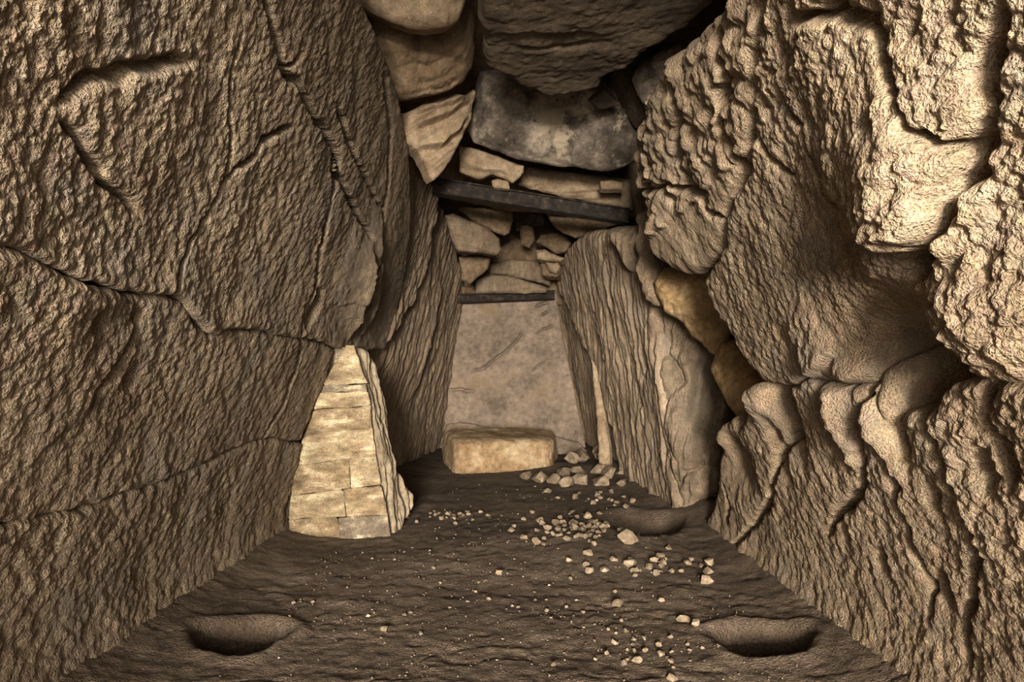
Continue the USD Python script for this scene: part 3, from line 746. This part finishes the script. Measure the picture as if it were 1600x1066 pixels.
# ------------------------------------------------------------------ inner right slabs
E0, E1, E2 = at(1060, 805, 4.65), at(905, 695, 8.8), at(992, 365, 4.65)
nE = np.cross(E1 - E0, E2 - E0); nE = unit(nE) * -np.sign(nE[0])
EC = Chart(E0, (0, 1, 0), nE)
es = empty('upright_slab', 'thick upright slab on the right with a smooth bulging pale front edge', 'standing stone')
stone('slab_face', EC, [(868, 436), (876, 412), (890, 385), (905, 368), (930, 362), (960, 358), (992, 362), (1008, 430), (1024, 520), (1040, 640), (1062, 812), (1010, 780), (968, 745), (962, 700), (945, 640), (925, 575), (905, 525), (880, 470)],
      'slab', 5.5, parent=es, R=.06, thick=.3, tex='layered', dirn=(-.16, 1), wave=.045, amp=1.1, seed=700, step=2.0, jag=.03,
      scarps=[(((985, 745), (965, 650), (945, 560), (925, 480), (915, 420)), -.06, .4, .02)], cracks=[(((1010, 560), (1000, 640), (1020, 740)), .03, .04)])
EF = facing(1050, 600, 4.55, (-.55, -.83, 0))
stone('slab_edge', EF, [(940, 362), (965, 350), (1000, 345), (1030, 370), (1062, 430), (1095, 500), (1118, 560), (1122, 640), (1120, 720), (1112, 775), (1075, 800), (1062, 822), (1052, 760), (1040, 690), (1030, 620), (1018, 560), (1005, 490), (985, 430), (960, 390)],
      'wall', 4.5, parent=es, R=.14, thick=.35, tex='layered', dirn=(.12, 1), wave=.045, amp=2.2, seed=710, step=2.0, jag=.02,
      blobs=[((1060, 690), (.14, .28), .10), ((1040, 590), (.08, .2), .06), ((985, 400), (.12, .14), .05), ((1078, 780), (.04, .16), -.06), ((1108, 640), (.09, .5), -.16), ((1030, 430), (.03, .10), .06), ((1005, 470), (.03, .12), -.07), ((1075, 560), (.05, .08), .06), ((1085, 700), (.03, .10), .05)], extra=lambda p, uv, s: nodular(p, uv, .45, .16, 711) + .6 * pecked(p, uv, 1.0, 712),
      scarps=[(((975, 365), (985, 400), (980, 430), (1000, 460), (1012, 500)), -.06, .2, .015), (((1000, 355), (1012, 390), (1010, 440), (1030, 480), (1060, 540)), .06, .15, .015), (((1040, 640), (1060, 610), (1085, 590)), -.05, .2, .015)],
      cracks=[(((1060, 760), (1072, 738), (1085, 735), (1095, 720)), .015, .06), (((1020, 520), (1042, 545), (1060, 575), (1066, 600)), .012, .05), (((985, 400), (1000, 440), (1004, 480)), .016, .06), (((1045, 690), (1060, 720), (1056, 770)), .014, .05)])
stone('upright_slab', EC, [(857, 470), (862, 438), (872, 432), (886, 478), (908, 530), (930, 585), (948, 645), (966, 745), (935, 715), (905, 698), (893, 640), (875, 560)], 'slab', 7.5,
      'dark foliated upright slab on the right, nearest the back slab', 'standing stone', R=.03, thick=.3, tex='layered', dirn=(-.16, 1), wave=.05, amp=.9, seed=720, step=1.9, jag=.02, extra=lambda p, uv, s: -.12)
stone('stone_splinter', facing(938, 660, 6.7, (-.55, -.8, .05)), [(922, 560), (930, 575), (942, 640), (950, 700), (954, 748), (934, 740), (932, 690), (928, 630)], 'tan', 6.7,
      'long pale stone splinter standing between the two right-hand slabs', 'stone', R=.04, thick=.08, amp=.5, seed=730, jag=.008)
stone('boulder', facing(1145, 600, 3.75, (-.75, -.66, .1)), [(1098, 575), (1104, 552), (1118, 530), (1140, 525), (1170, 555), (1205, 600), (1190, 640), (1168, 672), (1150, 668), (1132, 640), (1112, 605)], 'ochre', 3.7,
      'smooth ochre boulder deep in the gap of the right wall', None, parent=wr, R=.12, thick=.3, amp=.7, seed=740)
stone('boulder', facing(1070, 500, 4.0, (-.65, -.75, -.1)), [(1012, 440), (1030, 412), (1080, 420), (1125, 420), (1140, 500), (1125, 540), (1105, 560), (1085, 545), (1058, 510), (1030, 490)], 'ochre', 3.9,
      'weathered ochre boulder under the flaking rock of the right wall', None, parent=wr, R=.12, thick=.3, amp=1.1, seed=750, jag=.03,
      cracks=[(((1030, 500), (1060, 520), (1090, 550)), .03, .06)])
stone('boulder', facing(1012, 420, 4.25, (-.65, -.75, 0)), [(992, 330), (1012, 325), (1022, 360), (1020, 410), (1030, 470), (1022, 480), (1005, 470), (992, 420), (990, 370)], 'wall_warm', 4.2,
      'slim flaking rock rib at the far edge of the right wall', None, parent=wr, R=.07, thick=.3, amp=1.2, seed=755, jag=.03)

# ------------------------------------------------------------------ masonry pillar
pil = empty('masonry_pier', 'tapering pale limewashed masonry pillar propping the left wall', 'pillar')
PF = facing(530, 700, 3.98, (.22, -.97, .06))
lefts = {538: 540, 602: 505, 640: 489, 680: 474, 727: 463, 775: 455, 812: 450, 850: 452}
rights = {538: 553, 600: 573, 634: 579, 668: 582, 712: 588, 758: 596, 806: 606, 850: 612}
ly, lx = np.array(sorted(lefts)), np.array([lefts[k] for k in sorted(lefts)])
ry, rx = np.array(sorted(rights)), np.array([rights[k] for k in sorted(rights)])
bounds = [(538, 538), (602, 600), (614, 611), (640, 634), (680, 668), (727, 712), (775, 758), (812, 806), (832, 852)]
splits = [None, None, None, .62, None, .66, .58, .5]
for k in range(8):
    (a0, a1), (b0, b1) = bounds[k], bounds[k + 1]
    TL, TR = (np.interp(a0, ly, lx), a0), (np.interp(a1, ry, rx), a1)
    BL, BR = (np.interp(b0, ly, lx), b0), (np.interp(b1, ry, rx), b1)
    mixp = lambda A, B, t: (A[0] + (B[0] - A[0]) * t, A[1] + (B[1] - A[1]) * t)
    pieces = [[TL, TR, BR, BL]] if splits[k] is None else [[TL, mixp(TL, TR, splits[k]), mixp(BL, BR, splits[k]), BL], [mixp(TL, TR, splits[k]), TR, BR, mixp(BL, BR, splits[k])]]
    for j, pc in enumerate(pieces):
        if k == 7:
            pc = [(x, y + (10 if y > 825 else 0)) for x, y in pc]
        stone('stone', PF, pc, [['lime'], ['lime_grey'], ['lime'], ['lime_tan', 'lime_tan'], ['lime'], ['lime_tan', 'lime'], ['lime', 'lime_tan'], ['lime_tan', 'lime_grey']][k][j], 4.0, parent=pil, R=.008, thick=.3, tex='rough', amp=.6, seed=800 + k * 3 + j, jag=.010, step=2.2)
q0, q1 = (PF.world(PF.px([c]))[0] for c in ((556, 545), (609, 848)))
q2 = at(641, 790, 4.45)
nS = unit(np.cross(q1 - q0, q2 - q0))
PS = Chart(q0 - .02 * nS * np.sign(nS[0]), (0, 1, 0), nS * np.sign(nS[0]))
stone('flank', PS, [(551, 540), (566, 542), (580, 548), (590, 575), (600, 615), (608, 650), (614, 690), (624, 735), (638, 772), (641, 800), (628, 825), (616, 856), (606, 850), (602, 806), (592, 745), (583, 690), (578, 640), (571, 590)], 'pillar_side', 4.0, parent=pil,
      R=.05, thick=.35, tex='layered', dirn=(.12, 1), wave=.035, amp=1.3, seed=830, jag=.03, step=2.0)


# ------------------------------------------------------------------ stone block, rubble, pebbles
def hexa(c, n, seed, amp, rnd):
    """A lumpy block: eight corners (bottom then top, each counter-clockwise from front left), n cells a side."""
    c = np.asarray(c, float)
    b = trimesh.creation.box((2, 2, 2))
    for _ in range(n):
        b = b.subdivide()
    v = np.array(b.vertices)
    L4 = np.abs(v) ** 1.0
    w = v / np.maximum((np.abs(v) ** rnd).sum(1) ** (1 / rnd), 1e-9)[:, None]
    w = w * (np.abs(v).max(1))[:, None]
    u = (w + 1) / 2
    x, y, z = u[:, 0:1], u[:, 1:2], u[:, 2:3]
    p = ((c[0] * (1 - x) + c[1] * x) * (1 - y) + (c[3] * (1 - x) + c[2] * x) * y) * (1 - z) + ((c[4] * (1 - x) + c[5] * x) * (1 - y) + (c[7] * (1 - x) + c[6] * x) * y) * z
    m = trimesh.Trimesh(p, b.faces, process=False)
    nrm = np.array(m.vertex_normals)
    p = p + nrm * (rough(p, None, amp, seed))[:, None]
    TRIS[0] += len(b.faces)
    return p, b.faces


zf = lambda x, y: float(floor_z(np.array([x]), np.array([y]))[0])
blk = [(-.60, 6.55, -.03), (.44, 6.85, -.03), (.58, 8.0, -.03), (-.86, 7.7, -.03), (-.60, 6.62, .36), (.46, 6.92, .33), (.54, 8.1, .36), (-.84, 7.8, .40)]
tag(put('stone_block', hexa(blk, 6, 900, .9, 9.0), M['block']), 'big squared ochre stone block lying before the back slab', 'stone block')


def chip(seed, flat=.7):
    r = np.random.default_rng(seed)
    p = r.normal(size=(16, 3)); p /= np.linalg.norm(p, axis=1, keepdims=True)
    p *= np.array([1.0, .8 + .25 * r.random(), flat]) * (0.82 + .3 * r.random((16, 1)))
    h = trimesh.convex.convex_hull(p)
    h.vertices -= [0, 0, h.vertices[:, 2].min()]
    h.vertices /= np.ptp(h.vertices[:, 0])
    return h


placed = []
block_zone = np.array([(-.72, 6.48), (.50, 6.78), (.64, 8.1), (-.9, 7.9)])


def clear(x, y, size):
    if any((x - a) ** 2 + (y - b) ** 2 < (.56 * (size + c)) ** 2 for a, b, c in placed):
        return False
    p = np.array([[x, y]])
    return not (poly_inside(p, block_zone)[0] or seg_dist(p, block_zone, True)[0][0] < .55 * size or math.hypot(x - .93, y - 6.75) < .12 + .5 * size)


def pebble(x, y, size, variant, rot, label, cat, group, name='pebble', lift=0.0):
    placed.append((x, y, size))
    m = chip(variant * 13 + len(name) + len(placed))
    m.apply_scale(size); m.apply_transform(trimesh.transformations.rotation_matrix(rot, (0, 0, 1)))
    path = numbered('/World/' + name)
    g = usdkit.mesh(stage, path, m, M['pebble'], smooth=35)
    g.AddTranslateOp().Set(Gf.Vec3d(x, y, zf(x, y) - size * .12 + lift))
    TRIS[0] += len(m.faces)
    tag(g, label, cat, group)


rg = np.random.default_rng(42)


def floor_at(px, py):
    d = F * EYE / (py - CY)
    return (px - CX) / F * d, d


big = [(982, 862, 26, 'largest pale cobble among the gravel beside the shallow hollow'), (985, 890, 20, 'pale cobble just below the largest one in the gravel patch'),
       (1105, 914, 24, 'pale upright cobble near the foot of the right wall'), (1106, 899, 22, 'flat pale cobble just behind the upright one near the right wall'),
       (965, 948, 22, 'lone pale rounded cobble on bare earth, midway across the floor'), (1068, 971, 22, 'pale lumpy cobble above the right-hand pit'), (1086, 983, 14, 'small pale cobble between the lumpy one and the right-hand pit'),
       (1033, 940, 13, 'small pale stone right of the lone rounded cobble'), (780, 900, 14, 'small tan stone alone in the middle of the floor'), (600, 985, 13, 'small tan stone alone on the left half of the floor'),
       (1050, 1061, 16, 'pale chip at the bottom edge below the right-hand pit'), (838, 768, 0, None)]
for k, (px, py, s, lb) in enumerate(big):
    if lb:
        x, y = floor_at(px, py)
        pebble(x, y, s * y / F, k % 6, rg.random() * 6.28, lb, 'stone', None, 'cobble')
# gravel of the middle and by the walls
patches = [((905, 835), (90, 26), 70, (8, 15), 'pale chips of the gravel patch in mid-floor'), ((1010, 893), (110, 10), 24, (9, 17), 'pale chips in the row before the right wall'),
           ((1010, 1020), (110, 22), 26, (6, 14), 'pale chips left of the right-hand pit'), ((930, 780), (60, 12), 18, (6, 12), 'chips at the foot of the right-hand slabs'),
           ((700, 806), (60, 8), 22, (5, 10), 'crumbs strewn along the right foot of the pillar'), ((620, 930), (170, 70), 16, (4, 8), 'stray crumbs on the left half of the floor'), ((850, 950), (140, 80), 26, (4, 8), 'stray crumbs in the middle of the floor')]
LBL = ['small pale angular chip in the gravel patch in mid-floor', 'small pale chip in the row of stones before the right wall', 'small pale chip on the earth left of the right-hand pit', 'small grey-brown chip at the foot of the right-hand slabs',
       'tiny crumb of stone by the right foot of the pale pillar', 'tiny stray crumb on the left half of the earth floor', 'tiny stray crumb on the middle of the earth floor']
for k, (c, r, n, sz, grp) in enumerate(patches):
    for j in range(n):
        for _ in range(30):
            px, py = c[0] + r[0] * rg.normal() * .55, c[1] + r[1] * rg.normal() * .55
            x, y = floor_at(px, py); size = rg.uniform(*sz) * y / F
            if py > 745 and py < 1064 and 640 - (py - 745) < px < 1060 + (py - 800) * .9 and clear(x, y, size):
                break
        else:
            continue
        pebble(x, y, size, int(rg.integers(8)), rg.random() * 6.28, LBL[k], 'pebble', grp)
crumbs = []
rc = np.random.default_rng(77)
while len(crumbs) < 650:
    y = F * EYE / rc.uniform(165, 476)
    x = rc.uniform(-1.1, 1.0)
    if x < -.6 and y > 3.7:
        continue
    if rc.random() < .35 + .65 * (meshkit.noise(np.array([[x * 1.6, y * 1.2, .5]]), 5)[0] > .52):
        crumbs.append((x, y, rc.uniform(2.0, 5.0) * y / F))
cv, cf = [], []
base = [chip(300 + k) for k in range(5)]
base = [trimesh.convex.convex_hull(b.vertices[:9]) for b in base]
zc = floor_z(np.array([c[0] for c in crumbs]), np.array([c[1] for c in crumbs]))
nv = 0
for k, (x, y, sz) in enumerate(crumbs):
    b = base[k % 5]
    v = np.array(b.vertices) * sz
    a = rc.random() * 6.28
    v = np.c_[v[:, 0] * math.cos(a) - v[:, 1] * math.sin(a), v[:, 0] * math.sin(a) + v[:, 1] * math.cos(a), v[:, 2]] + [x, y, zc[k] - sz * .2]
    cv.append(v); cf.append(np.array(b.faces) + nv); nv += len(v)
tag(put('gravel', (np.vstack(cv), np.vstack(cf)), M['grit'], smooth=False), 'fine stone grit strewn all over the dark earth floor', 'gravel', kind='stuff')
# rubble right of the block
ORD = ['first', 'second', 'third', 'fourth', 'fifth', 'sixth', 'seventh', 'eighth', 'ninth', 'tenth', 'eleventh', 'twelfth']
rows = [('front row', [(822, 750, 22), (843, 754, 24), (864, 755, 20), (884, 759, 26), (904, 758, 30), (925, 758, 26), (944, 758, 24), (972, 763, 18)]),
        ('middle row', [(882, 748, 26), (900, 746, 28), (919, 745, 30), (938, 745, 26), (953, 747, 22)]),
        ('back row', [(896, 733, 30), (914, 731, 28), (932, 731, 30), (907, 719, 26), (924, 718, 26), (940, 722, 24)])]
for row, pts in rows:
    got = []
    for px, py, s in pts:
        x0, y0 = floor_at(px, py)
        size = s * y0 / F
        for t in range(60):
            x, y, z_ = x0 + .016 * t * math.cos(2.4 * t), y0 + .020 * t * math.sin(2.4 * t), size * (1 - .006 * t)
            if clear(x, y, z_):
                placed.append((x, y, z_)); got.append((x, y, z_))
                break
    for k, (x, y, z_) in enumerate(sorted(got, key=lambda g: g[0] / g[1])):
        placed.remove((x, y, z_))
        pebble(x, y, z_, k % 7, rg.random() * 6.28, f'brown rubble stone, {ORD[k]} from left in {row} of the heap beside the block', 'stone', 'rubble beside the squared block', 'rubble_stone')

# ------------------------------------------------------------------ shell of rock behind everything


def shell_box(lo, hi, parent):
    lo, hi = np.array(lo, float), np.array(hi, float)
    b = trimesh.creation.box(hi - lo); b.apply_translation((lo + hi) / 2)
    put('rock_mass', b, M['brown'], parent, smooth=False)


shell_box((-2.6, -1.2, 3.25), (2.6, 9.8, 3.6), shell)
shell_box((-2.6, -1.2, -.2), (-2.0, 9.8, 3.25), shell)
shell_box((2.0, -1.2, -.2), (2.6, 9.8, 3.25), shell)
shell_box((-2.6, 9.3, -.2), (2.6, 9.8, 3.25), shell)
wf = empty('wall_front', 'entrance side of the passage, two jambs and a lintel around the doorway', kind='structure')
shell_box((-2.6, -1.3, -.2), (-.82, -.75, 3.25), wf)
shell_box((.72, -1.3, -.2), (2.6, -.75, 3.25), wf)
shell_box((-.82, -1.3, 1.95), (.72, -.75, 3.25), wf)
print('triangles', TRIS[0])
